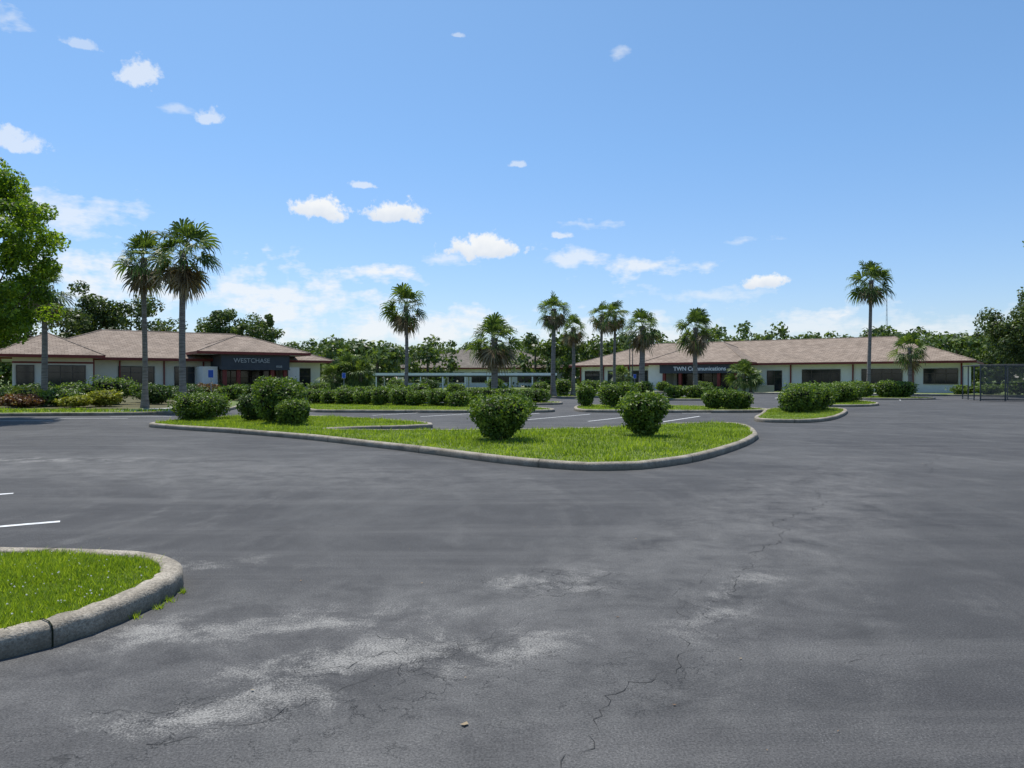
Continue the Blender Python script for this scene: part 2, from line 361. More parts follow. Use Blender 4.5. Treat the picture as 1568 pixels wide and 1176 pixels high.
crack(-1.6,3.1,math.radians(35),40,.005); crack(-.6,3.7,math.radians(70),30,.004); crack(.1,5.2,math.radians(15),22,.007)
crack(-.1,5.5,math.radians(-10),20,.007); crack(.2,5.9,math.radians(-30),16,.006); crack(-2.0,3.4,math.radians(10),25,.004)
crack(-.2,5.7,math.radians(5),16,.007); crack(.3,5.3,math.radians(70),12,.007); crack(.6,5.4,math.radians(100),12,.006); crack(-1.2,3.9,math.radians(20),40,.005); crack(-.9,4.4,math.radians(-5),26,.005)
crack(-2.5,7.5,math.radians(20),60,.006); crack(5,7,math.radians(110),40,.006); crack(1.9,4.0,math.radians(40),24,.003)
crack(-8,14,math.radians(-20),90,.012); crack(7,12,math.radians(60),120,.012)
m_=simple('crack_dark',(.025,.025,.025),(.05,.05,.05),8,1)
mesh_py('pavement_cracks',V,F,m_)
V=[];
for _ in range(60):
    yy=random.uniform(2.8,16); xx=random.uniform(-.7,.7)*yy; r=random.uniform(.003,.009); a=random.uniform(0,6.28)
    for q in range(4): V.append((xx+r*(1.5 if q%2 else .8)*math.cos(a+q*1.57),yy+r*(1.5 if q%2 else .8)*math.sin(a+q*1.57),.006+random.uniform(0,.006)))
V+= [(-.24,3.27,.006),(-.22,3.25,.012),(-.2,3.27,.008),(-.21,3.29,.01)]
mesh_np('leaf_litter',V,np.arange(len(V)).reshape(-1,4),M['dryleaf'])
# ------------------------------------------------------------------ foliage
def leaves(P,Nn,size,jit=.9,asp=.5):
    n=len(P)
    nn=Nn+rng.normal(0,jit,(n,3)); nn/=np.linalg.norm(nn,axis=1)[:,None]+1e-9
    r=rng.normal(0,1,(n,3)); t=np.cross(nn,r); t/=np.linalg.norm(t,axis=1)[:,None]+1e-9; s=np.cross(nn,t)
    L=size*rng.uniform(.6,1.3,n)[:,None]; W=L*asp
    V=np.stack([P-t*L,P+s*W-t*L*.1,P+t*L,P-s*W-t*L*.1],1)
    return V.reshape(-1,3),np.arange(4*n).reshape(-1,4)
def lump(D,seed,amp,f0=2.0):
    r=np.random.default_rng(seed); o=np.zeros(len(D))
    for k in range(9):
        f=r.normal(0,1,3)*(f0+k*.7); o+=np.sin(D@f+r.uniform(0,6.28))/(1+.35*k)
    return 1+amp*o/2.5
def bush(x,y,w,h,mat='bush',n=3000,leaf=.035,z0=.11,dw=None,boxy=4.0,amp=.13,foot=.82,name='shrub'):
    e=empty(name,(x,y,z0)); seed=random.randint(0,9999); h=h-z0; tilt=random.uniform(-.08,.08)
    D=rng.normal(0,1,(n,3)); D/=np.linalg.norm(D,axis=1)[:,None]
    def shape(D,sc=1.):
        r=(np.abs(D)**boxy).sum(1)**(-1/boxy)
        r=np.minimum(r,1.45)*lump(D,seed,amp)*(lump(D,seed+1,amp*.7,9.0))*sc
        Q=D*r[:,None]; tz=np.clip((Q[:,2]+1)/2,0,1)
        k=foot+(1-foot)*np.clip(tz*1.5,0,1)-.12*np.clip(tz-.8,0,1)*5*.5
        Q[:,0]*=w/2*k; Q[:,1]*=(dw or w)/2*k; Q[:,2]=np.maximum(h*.5*(Q[:,2]*.96+1)+.06+tilt*Q[:,0],0.01); return Q
    P=shape(D)
    depth=rng.uniform(0,1,n)**1.6*.3; c=np.array([0,0,h*.5]); P=c+(P-c)*(1.02-depth)[:,None]
    k=rng.random(n)<.07; P[k]=c+(P[k]-c)*rng.uniform(1.02,1.15,(k.sum(),1))
    V,F=leaves(P,D*.6+np.array([0,0,.45]),leaf)
    mesh_np('foliage',V,F,M[mat],e)
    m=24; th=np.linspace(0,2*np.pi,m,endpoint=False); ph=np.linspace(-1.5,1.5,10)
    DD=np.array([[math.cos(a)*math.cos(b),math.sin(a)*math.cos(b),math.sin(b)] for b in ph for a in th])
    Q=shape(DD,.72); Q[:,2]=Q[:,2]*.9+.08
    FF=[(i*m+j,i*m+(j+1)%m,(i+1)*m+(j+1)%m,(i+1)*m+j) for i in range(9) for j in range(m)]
    mesh_np('shade_core',Q,FF,M['core'],e)  # near-black hull blocks see-through; the shrub's interior shade is put into its colour
    V=[];F=[]
    for _ in range(7):
        a=random.uniform(0,6.28); tube([(0.1*math.cos(a),.1*math.sin(a),-.02),(.3*w*math.cos(a)*.6,.3*w*math.sin(a)*.6,h*.5)],[.018,.012],5,V,F)
    mesh_py('stems',V,F,M['bark'],e)
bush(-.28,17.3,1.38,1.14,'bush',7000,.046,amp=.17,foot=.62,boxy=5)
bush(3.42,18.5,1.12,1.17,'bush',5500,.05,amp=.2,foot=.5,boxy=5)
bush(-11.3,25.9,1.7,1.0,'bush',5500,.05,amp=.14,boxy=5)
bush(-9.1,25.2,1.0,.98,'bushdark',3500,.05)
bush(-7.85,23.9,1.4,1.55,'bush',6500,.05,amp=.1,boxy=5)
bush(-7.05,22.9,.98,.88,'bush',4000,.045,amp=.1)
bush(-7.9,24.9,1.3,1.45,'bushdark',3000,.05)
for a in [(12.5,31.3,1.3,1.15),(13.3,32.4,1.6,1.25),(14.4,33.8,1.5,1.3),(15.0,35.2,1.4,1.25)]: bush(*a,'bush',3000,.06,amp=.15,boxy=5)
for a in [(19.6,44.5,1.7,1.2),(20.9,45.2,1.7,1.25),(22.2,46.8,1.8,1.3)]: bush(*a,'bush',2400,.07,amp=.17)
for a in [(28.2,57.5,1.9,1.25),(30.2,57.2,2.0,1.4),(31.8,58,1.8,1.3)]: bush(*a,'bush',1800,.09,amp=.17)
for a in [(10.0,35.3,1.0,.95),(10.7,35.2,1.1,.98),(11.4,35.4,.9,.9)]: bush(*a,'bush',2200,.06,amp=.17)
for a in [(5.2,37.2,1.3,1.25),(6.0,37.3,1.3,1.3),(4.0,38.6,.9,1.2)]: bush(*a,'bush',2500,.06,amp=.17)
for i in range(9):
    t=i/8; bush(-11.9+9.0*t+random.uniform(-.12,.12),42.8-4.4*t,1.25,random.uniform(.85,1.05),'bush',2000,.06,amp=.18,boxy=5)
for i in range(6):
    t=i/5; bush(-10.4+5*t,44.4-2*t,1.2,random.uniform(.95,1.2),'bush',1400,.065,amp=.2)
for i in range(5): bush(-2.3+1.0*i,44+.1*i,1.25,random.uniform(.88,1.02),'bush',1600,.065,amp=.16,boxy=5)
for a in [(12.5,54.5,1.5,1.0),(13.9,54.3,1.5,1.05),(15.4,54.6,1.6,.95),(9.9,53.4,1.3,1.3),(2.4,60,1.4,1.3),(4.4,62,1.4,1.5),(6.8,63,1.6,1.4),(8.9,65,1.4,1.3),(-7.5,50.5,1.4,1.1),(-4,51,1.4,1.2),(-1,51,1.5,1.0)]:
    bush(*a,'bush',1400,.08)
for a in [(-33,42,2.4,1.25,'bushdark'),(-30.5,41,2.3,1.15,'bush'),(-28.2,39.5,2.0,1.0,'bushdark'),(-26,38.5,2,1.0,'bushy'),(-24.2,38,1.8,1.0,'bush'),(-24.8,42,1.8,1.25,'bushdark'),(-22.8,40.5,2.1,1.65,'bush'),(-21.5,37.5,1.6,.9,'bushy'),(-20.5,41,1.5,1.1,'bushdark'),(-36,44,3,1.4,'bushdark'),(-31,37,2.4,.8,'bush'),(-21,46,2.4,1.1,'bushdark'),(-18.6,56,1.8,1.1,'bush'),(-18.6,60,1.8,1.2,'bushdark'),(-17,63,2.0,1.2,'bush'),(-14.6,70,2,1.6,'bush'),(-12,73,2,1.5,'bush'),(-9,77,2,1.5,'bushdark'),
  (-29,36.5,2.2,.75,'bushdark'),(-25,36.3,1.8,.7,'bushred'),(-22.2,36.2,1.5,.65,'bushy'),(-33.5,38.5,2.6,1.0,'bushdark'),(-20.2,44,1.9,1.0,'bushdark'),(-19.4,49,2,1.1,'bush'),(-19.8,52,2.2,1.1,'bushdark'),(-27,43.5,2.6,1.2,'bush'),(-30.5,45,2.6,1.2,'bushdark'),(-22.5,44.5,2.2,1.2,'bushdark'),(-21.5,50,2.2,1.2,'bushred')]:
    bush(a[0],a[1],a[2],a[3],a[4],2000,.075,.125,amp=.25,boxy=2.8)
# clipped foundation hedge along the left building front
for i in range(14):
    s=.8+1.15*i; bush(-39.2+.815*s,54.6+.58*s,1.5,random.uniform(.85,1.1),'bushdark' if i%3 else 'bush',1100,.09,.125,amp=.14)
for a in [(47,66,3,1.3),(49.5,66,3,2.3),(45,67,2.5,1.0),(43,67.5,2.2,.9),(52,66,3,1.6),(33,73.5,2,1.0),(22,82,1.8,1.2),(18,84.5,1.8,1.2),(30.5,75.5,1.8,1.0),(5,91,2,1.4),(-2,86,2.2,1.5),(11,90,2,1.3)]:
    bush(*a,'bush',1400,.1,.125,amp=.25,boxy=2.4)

def palm(x,y,H,R,nf=34,trunk_r=.16,skirt=12,up=1.0,z0=.11,lean=(0,0),name='palm_tree',segs=16):
    """H = height of the crown centre, R = crown radius"""
    e=empty(name,(x,y,z0)); H-=z0; nf=int(nf*.86)
    pts=[];rad=[]
    for i in range(13):
        t=i/12; pts.append((lean[0]*t*t+.03*math.sin(t*5+x),lean[1]*t*t,H*t)); rad.append(trunk_r*(1+.7*max(0,1-t*9))*(1-.25*t)+(.05 if i==12 else 0))
    V,F=tube(pts,rad,12); mesh_py('trunk',V,F,M['ptrunk'],e,True)
    top=Vector(pts[-1])
    def fronds(n,elA,elB,scale,droop,name,mat):
        V=[];F=[]
        for i in range(n):
            t=(i+.5)/n; az=i*2.39996+random.uniform(-.45,.45); el=math.radians(elA+(elB-elA)*t**.9+random.uniform(-15,15))
            d=Vector((math.cos(az)*math.cos(el),math.sin(az)*math.cos(el),math.sin(el)))
            side=Vector((-math.sin(az),math.cos(az),0)); nrm=side.cross(d)*-1
            tw=random.uniform(-.9,.9); side=(side*math.cos(tw)+nrm*math.sin(tw)); nrm=side.cross(d)*-1
            s=scale*random.uniform(.8,1.2); Lp=R*.5*s; Rf=R*.54*s
            o=top+Vector((0,0,random.uniform(-.2,.05)*R)); pe=o+d*Lp-Vector((0,0,.04*R*droop))
            w=.018; b0=len(V); V+= [tuple(o-side*w),tuple(o+side*w),tuple(pe+side*w),tuple(pe-side*w)]; F.append((b0,b0+1,b0+2,b0+3))
            A=1.7; da=2*A/segs
            for q in range(segs):
                if random.random()<.05: continue
                a=-A+da*(q+.5); dir_=(d*math.cos(a)+side*math.sin(a)).normalized(); per=(side*math.cos(a)-d*math.sin(a))
                l=Rf*(.66+.34*math.cos(a*.8))*random.uniform(.85,1.1)
                g=Vector((0,0,-1)); fold=nrm*(.03 if q%2 else -.03)*Rf+nrm*abs(a)*.06*Rf
                pm=pe+dir_*l*.55+g*l*.04*droop+fold; p2=pe+dir_*l*.84+g*l*(.16+.1*random.random())*droop+fold; pt=pe+dir_*l*.96+g*l*(.36+.25*random.random())*droop+fold
                w1=l*.55*da*.5; w0=.006
                b0=len(V); V+=[tuple(pe-per*w0),tuple(pe+per*w0),tuple(pm+per*w1),tuple(pm-per*w1),tuple(p2+per*w1*.45),tuple(p2-per*w1*.45),tuple(pt+per*w1*.1),tuple(pt-per*w1*.1)]
                F+=[(b0,b0+1,b0+2,b0+3),(b0+3,b0+2,b0+4,b0+5),(b0+5,b0+4,b0+6,b0+7)]
        mesh_py(name,V,F,M[mat],e)
    fronds(nf,90,-48,.96,.9*up,'fronds','pgreen')
    if skirt: fronds(skirt,-45,-86,.98,.5,'dead_fronds','pdead')
    V=[];F=[]
    for i in range(26):
        a=i*2.4; z=top.z-R*.05-R*.45*(i/26); r=trunk_r*.8
        o=Vector((top.x+r*math.cos(a),top.y+r*math.sin(a),z)); tube([o,o+Vector((math.cos(a)*.12,math.sin(a)*.12,.16))],[.035,.012],4,V,F)
    mesh_py('leaf_boots',V,F,M['pdead'],e)
palm(-18.6,36.0,7.7,1.55,34,.14,14)
palm(-16.2,35.0,7.9,1.85,42,.17,22)
palm(-26.3,40.0,6.7,1.8,34,.17,14)
palm(-7.5,50.5,6.8,1.85,38,.14,10)
palm(-1.25,50.5,4.5,1.95,46,.26,28)
palm(3.5,60.0,7.5,1.65,36,.21,24)
palm(5.35,62,6.1,1.45,28,.17,18)
palm(8.35,66.2,7.6,1.55,30,.15,10)
palm(9.75,67.6,7.7,1.6,30,.15,14)
palm(10.1,55.2,5.7,1.75,38,.24,22)
palm(14.7,57,5.7,1.8,38,.2,16)
palm(30.1,60,9.9,2.0,44,.16,10,lean=(.2,0))
palm(38.4,68.6,4.6,2.1,40,.22,4)
for (x,y,h,r) in [(-16.0,69,2.5,2.1),(-14.6,68.5,2.2,1.9),(25.6,78.5,2.2,2.0),(26.5,79,1.8,1.6),(13.3,86,2.0,1.6),(-17,68,1.8,1.8)]:
    palm(x,y,h,r,54,.15,0,z0=.125,name='fan_palm')

def tree(x,y,H,rx,rz,cz,nclump,nleaf,leaf,mat,trunk=.2,name='shade_tree',crad=.75,z0=.1,ymul=1.,lumpy=.22):
    e=empty(name,(x,y,z0)); V=[];F=[]
    top=cz+rz*.2
    tube([(0,0,-.1),(.05,0,cz*.3),(-.05,.1,cz*.6),(.1,0,top)],[trunk*1.3,trunk,trunk*.75,trunk*.3],9,V,F)
    seed=random.randint(0,999)
    D=rng.normal(0,1,(nclump,3)); D/=np.linalg.norm(D,axis=1)[:,None]
    R=rng.uniform(.35,1,nclump)**.5*lump(D,seed,lumpy)
    C=np.stack([D[:,0]*R*rx,D[:,1]*R*rx*ymul,cz+D[:,2]*R*rz],1)
    for i in range(0,nclump,max(1,nclump//16)):
        c=Vector(C[i]); s=Vector((0,0,cz*random.uniform(.35,.75))); mid=s.lerp(c,.5)+Vector((0,0,-.1*rz))
        tube([s,mid,c],[trunk*.45,trunk*.25,trunk*.06],6,V,F)
    mesh_py('trunk_and_limbs',V,F,M['bark'],e,True)
    per=nleaf//nclump; P=np.repeat(C,per,0); G=rng.normal(0,1,(len(P),3)); G/=np.linalg.norm(G,axis=1)[:,None]
    rr=crad*rng.uniform(.2,1,len(P))**.4*np.repeat(rng.uniform(.6,1.3,nclump),per)
    P=P+G*rr[:,None]*np.array([1,1,.75])
    Vv,Ff=leaves(P,G+np.array([0,0,.5]),leaf,.8,.55); mesh_np('crown',Vv,Ff,M[mat],e)
tree(-21.3,28.2,11,2.9,3.8,6.7,170,48000,.08,'bright',.24,crad=.62,lumpy=.12)
tree(20.9,26,8,1.7,1.8,6.3,40,9000,.07,'bright',.15,crad=.4)
tree(-50,76,12,6.5,4.5,7.2,80,14000,.2,'oak',.35,'oak_tree',1.4)
tree(-58,72,12,6,4.5,7.0,70,11000,.2,'oak',.35,'oak_tree',1.4)
tree(-43,80,12,5,4.,6.6,60,10000,.2,'oak',.35,'oak_tree',1.3)
tree(-35,45,8,2.4,2.4,4.6,40,7000,.12,'oak',.2,'oak_tree',.8)
tree(45.5,62,9,4.8,4.0,5.3,90,20000,.14,'oak',.25,'oak_tree',1.1)
tree(50,64,10,4.5,4.2,6.6,80,14000,.15,'oak',.25,'oak_tree',1.1)
tree(-34.5,96,10,3.2,3.0,7.0,50,8000,.2,'far',.3,'oak_tree',1.0)
tree(-39.5,97,10,2.6,3.0,7.6,40,7000,.2,'far',.3,'oak_tree',1.0)
C=[];Rr=[];Hh=[]
def far(x,y,H,r): C.append((x,y));Rr.append(r);Hh.append(H)
for i in range(150):
    az=math.radians(-44+88*(i+random.random())/150); d=random.uniform(140,178)
    far(d*math.sin(az),d*math.cos(az),random.uniform(9.6,13.)*(1.1 if az>.25 and az<.55 else 1)*d/160,random.uniform(4,6.5))
for (x,y,H,r) in [(-27,110,10,4),(-22,110,9,4),(-19,100,8.2,4),(-14,118,9.5,5),(4,122,10.5,5),(10,120,11,5),(15,122,10.8,5),(32,118,12.4,6),(45,120,12.7,6),(38,122,12.9,6),(52,122,12.4,6),(60,120,11.7,6),(66,118,11,6),(70,112,10.6,6),(76,118,11,6),(84,120,12,7),(20,125,11.6,5),(27,122,12,5)]:
    far(x,y,H,r)
P=[];G=[];tv=[];tf=[]
for (x,y),H,r in zip(C,Hh,Rr):
    tube([(x,y,0),(x,y,H*.6)],[.3,.15],5,tv,tf)
    nc=18; D=rng.normal(0,1,(nc,3)); D/=np.linalg.norm(D,axis=1)[:,None]; D[:,2]*=.9
    cc=np.array([x,y,H*.5])+D*np.array([r,r,H*.38])*rng.uniform(.5,1,(nc,1))
    q=np.repeat(cc,55,0); g=rng.normal(0,1,(len(q),3)); g/=np.linalg.norm(g,axis=1)[:,None]
    P.append(q+g*rng.uniform(.4,1.5,(len(q),1))*np.array([1.1,1.1,.8])); G.append(g+np.array([0,0,.5]))
    q=np.stack([rng.uniform(x-r,x+r,120),rng.uniform(y-2,y+2,120),rng.uniform(.2,H*.45,120)],1); P.append(q); G.append(np.tile([0,-1,.6],(120,1)))
Vv,Ff=leaves(np.concatenate(P),np.concatenate(G),.4,.7,.6)
fe=empty('distant_trees'); mesh_np('crowns',Vv,Ff,M['far'],fe); mesh_py('trunks',tv,tf,M['bark'],fe)
# ------------------------------------------------------------------ buildings
def hip(name,x0,x1,y0,y1,ze,zr,parent,mat='roof',ridge_in=None,th=.24):
    w=(y1-y0)/2; r=w if ridge_in is None else ridge_in; ym=(y0+y1)/2
    if (x1-x0)<2*r: r=(x1-x0)/2-.05
    V=[(x0,y0,ze),(x1,y0,ze),(x1,y1,ze),(x0,y1,ze),(x0+r,ym,zr),(x1-r,ym,zr)]
    F=[(0,1,5,4),(1,2,5),(2,3,4,5),(3,0,4)]
    mesh_py(name,V,F,M[mat],parent)
    Vc=[];Fc=[]
    for a,b_ in [(4,5),(0,4),(1,5),(2,5),(3,4)]: tube([V[a],V[b_]],[.07,.07],6,Vc,Fc)
    mesh_py(name+'_caps',Vc,Fc,M[mat],parent)
    boxes(name+'_fascia',[(x0-.03,x1+.03,y0-.03,y0+.05,ze-th,ze+.012),(x0-.03,x1+.03,y1-.05,y1+.03,ze-th,ze+.012),(x0-.03,x0+.05,y0+.05,y1-.05,ze-th,ze+.012),(x1-.05,x1+.03,y0+.05,y1-.05,ze-th,ze+.012)],M['red'],parent)
    boxes(name+'_soffit',[(x0+.05,x1-.05,y0+.05,y1-.05,ze-th+.03,ze-th+.06)],M['wallw'],parent)
def windows(name,wl,y,parent):
    g=[];f=[]
    for (a,b_,z0,z1,nm) in wl:
        g.append((a,b_,y-.03,y+.02,z0,z1)); t=.07
        f+= [(a-t,b_+t,y-.09,y+.02,z1,z1+t),(a-t,b_+t,y-.12,y+.02,z0-t,z0),(a-t,a,y-.09,y+.02,z0,z1),(b_,b_+t,y-.09,y+.02,z0,z1)]
        for i in range(1,nm+1):
            xm=a+(b_-a)*i/(nm+1); f.append((xm-.03,xm+.03,y-.08,y+.02,z0,z1))
        zz=z0+(z1-z0)*.68; f.append((a,b_,y-.07,y-.032,zz,zz+.05))
    boxes(name,g,M['glass'],parent); boxes(name+'_frames',f,M['frame'],parent)
def text(name,s,x,y,z,size,parent,mat,bold=.004):
    c=bpy.data.curves.new(name,'FONT'); c.body=s; c.size=size; c.extrude=.02; c.align_x='CENTER'; c.align_y='CENTER'; c.offset=bold
    o=bpy.data.objects.new(name,c); o.rotation_euler=(math.pi/2,0,0); o.location=(x,y,z); c.materials.append(mat); link(o,parent)
B=empty('office_building',(-41,58,.12),math.radians(35.4))
hip('roof',-.6,27.6,0,16,3.35,6.2,B)
boxes('walls',[(1.1,26.5,1.1,14.9,0,3.16)],M['wall'],B)
boxes('wainscot',[(1.06,26.54,1.06,1.1-.003,0,.7)],M['conc'],B)
windows('windows',[(8.0,10.8,.85,2.55,2),(12.6,14.6,.85,2.55,1),(24.2,25.4,.1,2.5,0)],1.1,B)
hip('wing_roof',-1.2,6.6,-2.2,9,3.45,5.5,B,ridge_in=3.85)
boxes('wing_walls',[(.2,5.8,-1.2,1.09,0,3.24)],M['wall'],B)
windows('wing_windows',[(.5,1.6,.85,2.55,0),(2.6,5.2,.85,2.55,2)],-1.2,B)
boxes('wing_trim',[(.17,5.83,-1.23,-1.203,2.75,2.9),(8,8.12,.95,1.09,0,3.1),(15.0,15.12,.95,1.09,0,3.1),(11.6,11.72,.95,1.09,0,3.1),(5.83,5.93,-1.1,-1.0,0,3.2)],M['red'],B)
hip('portico_roof',13.6,23.8,-3.6,7,3.95,5.65,B,ridge_in=4.5)
boxes('portico_fascia',[(15.7,21.9,-3.2,1.0,2.35,3.7)],M['sign'],B)
boxes('portico_reveals',[(15.65,21.95,-3.25,-3.2,3.6,3.705),(15.65,21.95,-3.25,-3.2,2.3,2.36)],M['metal'],B)
boxes('portico_columns',[(a,a+.32,-3.0,-2.68,0,2.34) for a in (15.9,17.1,20.2,21.4)]+[(15.9,16.2,.4,.7,0,2.34),(21.4,21.7,.4,.7,0,2.34)],M['red'],B)
boxes('portico_walls',[(14.3,15.6,-2.2,1.05,0,2.6),(22.1,23.2,-2.2,1.05,0,2.6)],M['wallw'],B)
windows('entrance_doors',[(16.6,21.2,.05,2.25,4)],.98,B)
text('sign_letters','WESTCHASE',18.4,-3.23,3.15,.58,B,M['galv'])
text('street_number','8508',20.9,-3.23,2.62,.28,B,M['galv'])
B=empty('office_building',(8,100,.12),math.radians(-35.6))
hip('roof',0,48,0,17,3.35,6.45,B)
boxes('walls',[(1.2,46.8,1.2,15.8,0,3.16)],M['wallw'],B)
windows('windows',[(2,4.2,.7,2.5,1),(5.6,8.0,.7,2.5,1),(9.2,11.4,.7,2.5,1),(27.0,28.6,.05,2.4,1),(31,35,1.0,2.5,3),(37.3,41.2,1.0,2.5,3),(43.3,46.3,1.0,2.5,2)],1.2,B)
boxes('downspouts',[(a,a+.14,1.02,1.19,0,3.1) for a in (29.6,36.3,42.2,46.6,1.2,4.8,8.6)],M['red'],B)
hip('wing_roof',12.6,26,-3.8,12,3.45,6.2,B,ridge_in=5.5)
boxes('wing_walls',[(13.4,15.4,-2.8,1.19,0,3.2),(15.4,25.2,.3,1.15,0,3.2),(24.6,25.2,-2.6,.29,0,3.2)],M['wallw'],B)
boxes('entrance_fascia',[(15.2,24.9,-3.5,-2.9,2.15,3.2)],M['sign'],B)
boxes('entrance_columns',[(a,a+.35,-3.3,-2.95,0,2.14) for a in (15.5,17.6,22.4,24.4)],M['red'],B)
windows('entrance_glazing',[(16,24,.1,2.4,6)],.3,B)
boxes('low_wall',[(12,14.8,-4.4,-4.1,0,.7),(25.3,29,-3.6,-3.3,0,.75),(18.6,21.6,-4.6,-4.3,0,.6)],M['conc'],B)
text('sign_letters','TWN Communications',20.3,-3.53,2.68,.68,B,M['white'],.014)
B=empty('office_building',(-21,124,.12),math.radians(-4))
hip('roof',0,31,0,20,3.4,6.9,B,'roofg')
boxes('walls',[(1,30,1,19,0,3.2)],M['wallw'],B)
windows('windows',[(a,a+2.6,.9,2.5,1) for a in (2,6,10,14,18,22,26)],1,B)
B=empty('carport',(-17.8,91,.0),math.radians(-2))
boxes('canopy',[(0,23.5,0,5.5,2.02,2.34)],M['white'],B)
boxes('posts',[(a,a+.14,b_,b_+.14,0,2.02) for a in np.arange(.3,23.4,2.86) for b_ in (.2,5.1)],M['white'],B)
boxes('beams',[(0.1,23.4,.18,.36,1.86,2.019),(0.1,23.4,5.08,5.26,1.86,2.019)],M['metal'],B)
ngon('sidewalk',[(-19.5,56),(-18,57.5),(-12.8,69.5),(-14.2,70.2),(-19.2,61)],.134,M['conc'])
ngon('sidewalk',[(9,89.5),(20.5,81.5),(40.5,67.4),(41.4,68.7),(21.3,83),(10,91)],.134,M['conc'])
ngon('sidewalk',[(-19,32.5),(-16,32),(-15,34),(-17,37),(-18.3,38),(-17.4,36)],.134,M['conc'])
# ------------------------------------------------------------------ street furniture
def post_sign(x,y,h,mat,w=.3,hh=.45):
    e=empty('parking_sign',(x,y,.12)); V,F=tube([(0,0,-.05),(0,0,h)],[.025,.025],8); mesh_py('post',V,F,M['galv'],e)
    boxes('panel',[(-w/2,w/2,-.05,-.03,h-hh,h)],mat,e); boxes('border',[(-w/2-.02,w/2+.02,-.03,-.026,h-hh-.02,h+.02)],M['white'],e)
post_sign(-17.9,42.3,2.0,M['blue']); post_sign(14.5,84,2.0,M['blue']); post_sign(-15.6,66,2.0,M['blue'])
e=empty('chain_link_gate',(33.6,51,0),math.radians(-22)); V=[];F=[]
Wd=9; Ht=2.6
for a in np.arange(0,Wd+.1,1.5): tube([(a,0,0),(a,0,Ht)],[.045,.045],6,V,F)
for z in (.12,1.3,Ht): tube([(0,0,z),(Wd,0,z)],[.035,.035],6,V,F)
tube([(0,0,.1),(0,6,.1)],[.03,.03],6,V,F); tube([(0,0,Ht),(0,6,Ht)],[.035,.035],6,V,F); tube([(0,6,Ht),(Wd,6,Ht)],[.035,.035],6,V,F)
for b_ in (2,4,6): tube([(0,b_,0),(0,b_,Ht)],[.045,.045],6,V,F)
for a in (3,6,9): tube([(a,6,0),(a,6,Ht)],[.045,.045],6,V,F)
mesh_py('frame',V,F,M['metal'],e)
V=[];F=[]
for i in range(-22,int(Wd/.12)+1):
    for sgn in (0,1):
        x0=i*.12; x1=x0+Ht; z0,z1=(0,Ht)
        if x0<0: z0=-x0; x0=0
        if x1>Wd: z1=Ht-(x1-Wd); x1=Wd
        if x1<=x0: continue
        p,q=((x0,0,z0),(x1,0,z1)) if not sgn else ((x0,.01,Ht-z0),(x1,.01,Ht-z1))
        tube([p,q],[.012,.012],3,V,F)
mesh_py('wire_mesh',V,F,M['metal'],e)
for (x,y,h) in [(15.6,92,6),(14.9,90,6)]:
    e=empty('lamp_post',(x,y,.1)); V,F=tube([(0,0,-.05),(0,0,h)],[.08,.05],8); tube([(0,0,h),(.7,0,h+.1)],[.04,.03],6,V,F); mesh_py('pole',V,F,M['metal'],e)
    boxes('lamp_head',[(.6,1.15,-.12,.12,h+.03,h+.16)],M['metal'],e)
e=empty('utility_pole',(83,130,0)); V,F=tube([(0,0,0),(0,0,9)],[.16,.1],8); mesh_py('pole',V,F,M['bark'],e); boxes('crossarm',[(-1.1,1.1,-.06,.06,8.1,8.25)],M['bark'],e)
e=empty('radio_mast',(158,300,0)); V,F=tube([(-.7,0,0),(0,0,40)],[.12,.06],4); tube([(.7,0,0),(0,0,40)],[.12,.06],4,V,F)
for z in range(2,38,2): tube([(-.7*(1-z/40),0,z),(.7*(1-(z+1)/40),0,z+1)],[.05,.05],3,V,F)
mesh_py('lattice',V,F,M['galv'],e)
# ------------------------------------------------------------------ sun, sky
EL,AZ=math.radians(68),math.radians(-30)
sd=Vector((math.sin(AZ)*math.cos(EL),math.cos(AZ)*math.cos(EL),math.sin(EL)))
sl=bpy.data.lights.new('sun','SUN'); sl.energy=5.0; sl.angle=math.radians(.53); sl.color=(1,.955,.88)
so=bpy.data.objects.new('sun',sl); so.rotation_euler=sd.to_track_quat('Z','Y').to_euler(); so.location=(0,0,50); link(so)
w=bpy.data.worlds.new('World'); S.world=w; w.use_nodes=True; nt=w.node_tree; bg=nt.nodes['Background']
sky=nt.nodes.new('ShaderNodeTexSky'); sky.sky_type='NISHITA'; sky.sun_disc=False; sky.sun_elevation=EL; sky.sun_rotation=AZ; sky.air_density=1.0; sky.dust_density=.6; sky.ozone_density=1.5
tc=nt.nodes.new('ShaderNodeTexCoord').outputs['Generated']
sp=nt.nodes.new('ShaderNodeSeparateXYZ'); nt.links.new(tc,sp.inputs[0])
az=mth(nt,'MULTIPLY',mth(nt,'ARCTAN2',sp.outputs[0],sp.outputs[1]),57.2958); el=mth(nt,'MULTIPLY',mth(nt,'ARCSINE',sp.outputs[2]),57.2958)
ae=nt.nodes.new('ShaderNodeCombineXYZ'); nt.links.new(az,ae.inputs[0]); nt.links.new(el,ae.inputs[1]); ae=ae.outputs[0]
def vmath(op,a,b=None,c=None):
    n=nt.nodes.new('ShaderNodeVectorMath'); n.operation=op
    for i,x in enumerate((a,b,c)):
        if x is None: continue
        if isinstance(x,tuple): n.inputs[i].default_value=x
        else: nt.links.new(x,n.inputs[i])
    return n.outputs['Value'] if op=='LENGTH' else n.outputs['Vector']
def nz(scale,off,det=4,rough=.6,col=False):
    n=nt.nodes.new('ShaderNodeTexNoise'); n.inputs['Scale'].default_value=scale; n.inputs['Detail'].default_value=det; n.inputs['Roughness'].default_value=rough
    nt.links.new(vmath('ADD',tc,off),n.inputs['Vector']); return n.outputs['Color' if col else 'Fac']
wc=vmath('SUBTRACT',nz(27,(3,1,2),3,.6,True),(.5,.5,.5))
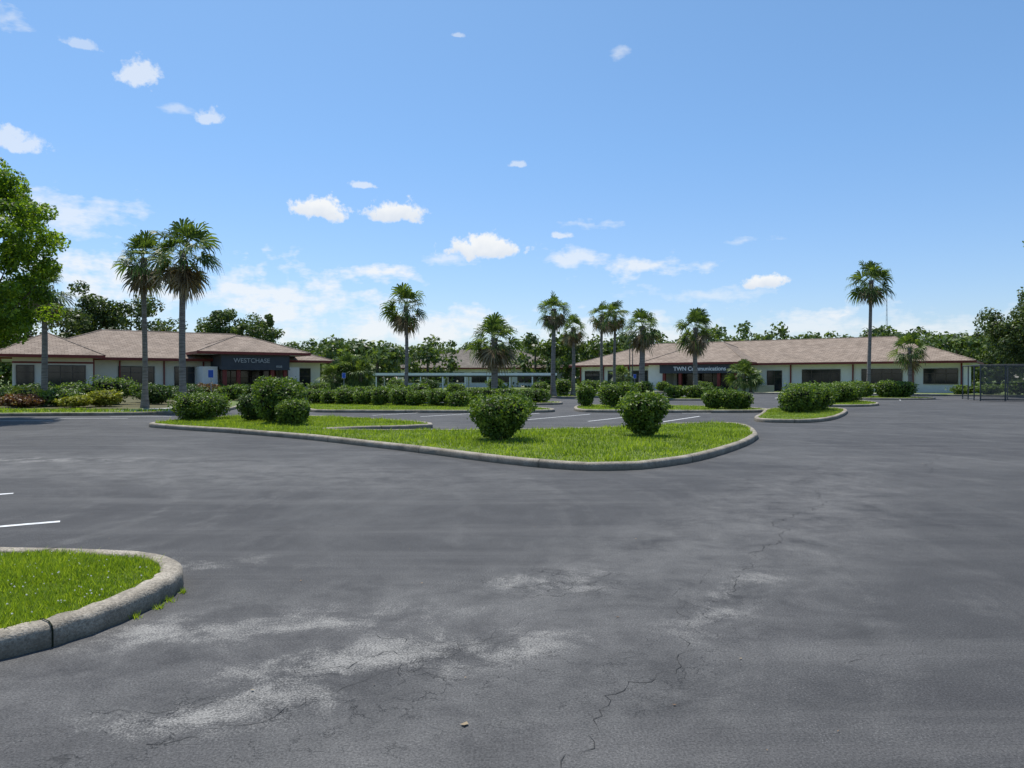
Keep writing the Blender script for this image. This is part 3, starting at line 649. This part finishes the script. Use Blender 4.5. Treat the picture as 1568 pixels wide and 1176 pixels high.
warpH=vmath('MULTIPLY',wc,(1.1,1.7,0)); warpS=vmath('MULTIPLY',wc,(1.6,2.6,0))
wz=nz(60,(5,2,8),5,.7)
# horizontally stretched noise for the thin, layered clouds
st=vmath('MULTIPLY',tc,(1,1,3.2)); nS=nt.nodes.new('ShaderNodeTexNoise'); nS.inputs['Scale'].default_value=12; nS.inputs['Detail'].default_value=6; nS.inputs['Roughness'].default_value=.66; nt.links.new(st,nS.inputs['Vector'])
wisp=nS.outputs['Fac']
preH=mth(nt,'MULTIPLY_ADD',wz,4.2,False,.55)
preS=mth(nt,'MULTIPLY_ADD',wisp,4.4,False,-1.15)
cl=[(-15.1,12.8,2.8,1.3,1,0),(-9.3,12.8,2.8,1.45,1,0),(-2.05,10.3,4.4,1.3,1,0),(19.7,7.1,2.0,.9,1,0),(-27.6,20.6,1.8,1.4,.65,0),(-23,18.6,1.2,.9,.55,0),(-31.2,21.9,1.6,.5,.4,0),
(-11.6,8.3,6.5,1.0,.9,1),(10.2,8.6,5.6,1.4,.75,1),(4,11.3,1.1,.4,.6,0),(-11.9,14.8,1.4,.4,.6,0),(-31.8,11.2,6.2,2.2,.65,1),(-35,15.3,2.4,1.2,.6,0),(.6,16.6,1.,.45,.5,0),(8.7,24.3,1.1,.8,.4,1),(5,9.4,2.8,1.3,.65,1),
(24.1,4.7,2.4,.7,.75,1),(-17,6.0,14,3.6,.8,1),(-7,4.2,14,2.4,.8,1),(18.1,10.4,2.8,.6,.45,1),(-29,6.5,9,3.6,.8,1),(8,3.6,16,2.2,.65,1),(27,3.2,13,2.2,.6,1),(6.3,12.2,2.8,.6,.55,1),(-5.5,9.6,2.4,.6,.55,1),(-35.5,22.5,2,1,.5,1),(15,6.5,7,1,.45,1),(-25,18.9,1.6,.5,.4,1),(-4.3,25.6,.7,.3,.4,0)]
tot=None; shade=None
for (a0,e0,ww,hh,op,soft) in cl:
    v=vmath('MULTIPLY_ADD',ae,(1/ww,1/hh,0),(-a0/ww,-e0/hh,0))
    v=vmath('ADD',v,warpS if soft else warpH)
    vv=v if soft else vmath('MAXIMUM',v,vmath('MULTIPLY',v,(-1,-1.8,1)))
    f=mth(nt,'MULTIPLY_ADD',vmath('LENGTH',vv),-1.4 if soft else -3.0,True,preS if soft else preH)
    if op<1: f=mth(nt,'MULTIPLY',f,op)
    tot=f if tot is None else mth(nt,'MAXIMUM',tot,f)
    if not soft and op==1:
        s2=nt.nodes.new('ShaderNodeSeparateXYZ'); nt.links.new(v,s2.inputs[0])
        s=mth(nt,'MULTIPLY',f,mth(nt,'SUBTRACT',.45,s2.outputs[1],True)); shade=s if shade is None else mth(nt,'MAXIMUM',shade,s)
ccol=mix(nt,mth(nt,'MULTIPLY',shade,.75,True),(7.0,7.2,7.4),(4.6,5.3,6.4))
tint=ramp(nt,sp.outputs[2],[(0.0,(.9,.93,1.13)),(.12,(.82,.95,1.14)),(.3,(.8,1.03,1.2)),(.5,(.83,1.08,1.2))])
skc=mix(nt,1.0,sky.outputs[0],tint,'MULTIPLY')
nt.links.new(mix(nt,tot,skc,ccol),bg.inputs[0]); bg.inputs[1].default_value=.13
# ------------------------------------------------------------------ camera
cd=bpy.data.cameras.new('camera'); cd.lens=25.0; cd.sensor_width=36; cd.clip_end=4000; cd.clip_start=.05
co_=bpy.data.objects.new('camera',cd); co_.location=(0,0,1.6); co_.rotation_euler=(math.radians(90-.42),0,0); link(co_); S.camera=co_
S.view_settings.view_transform='Standard'; S.view_settings.look='None'; S.view_settings.exposure=0; S.view_settings.gamma=1
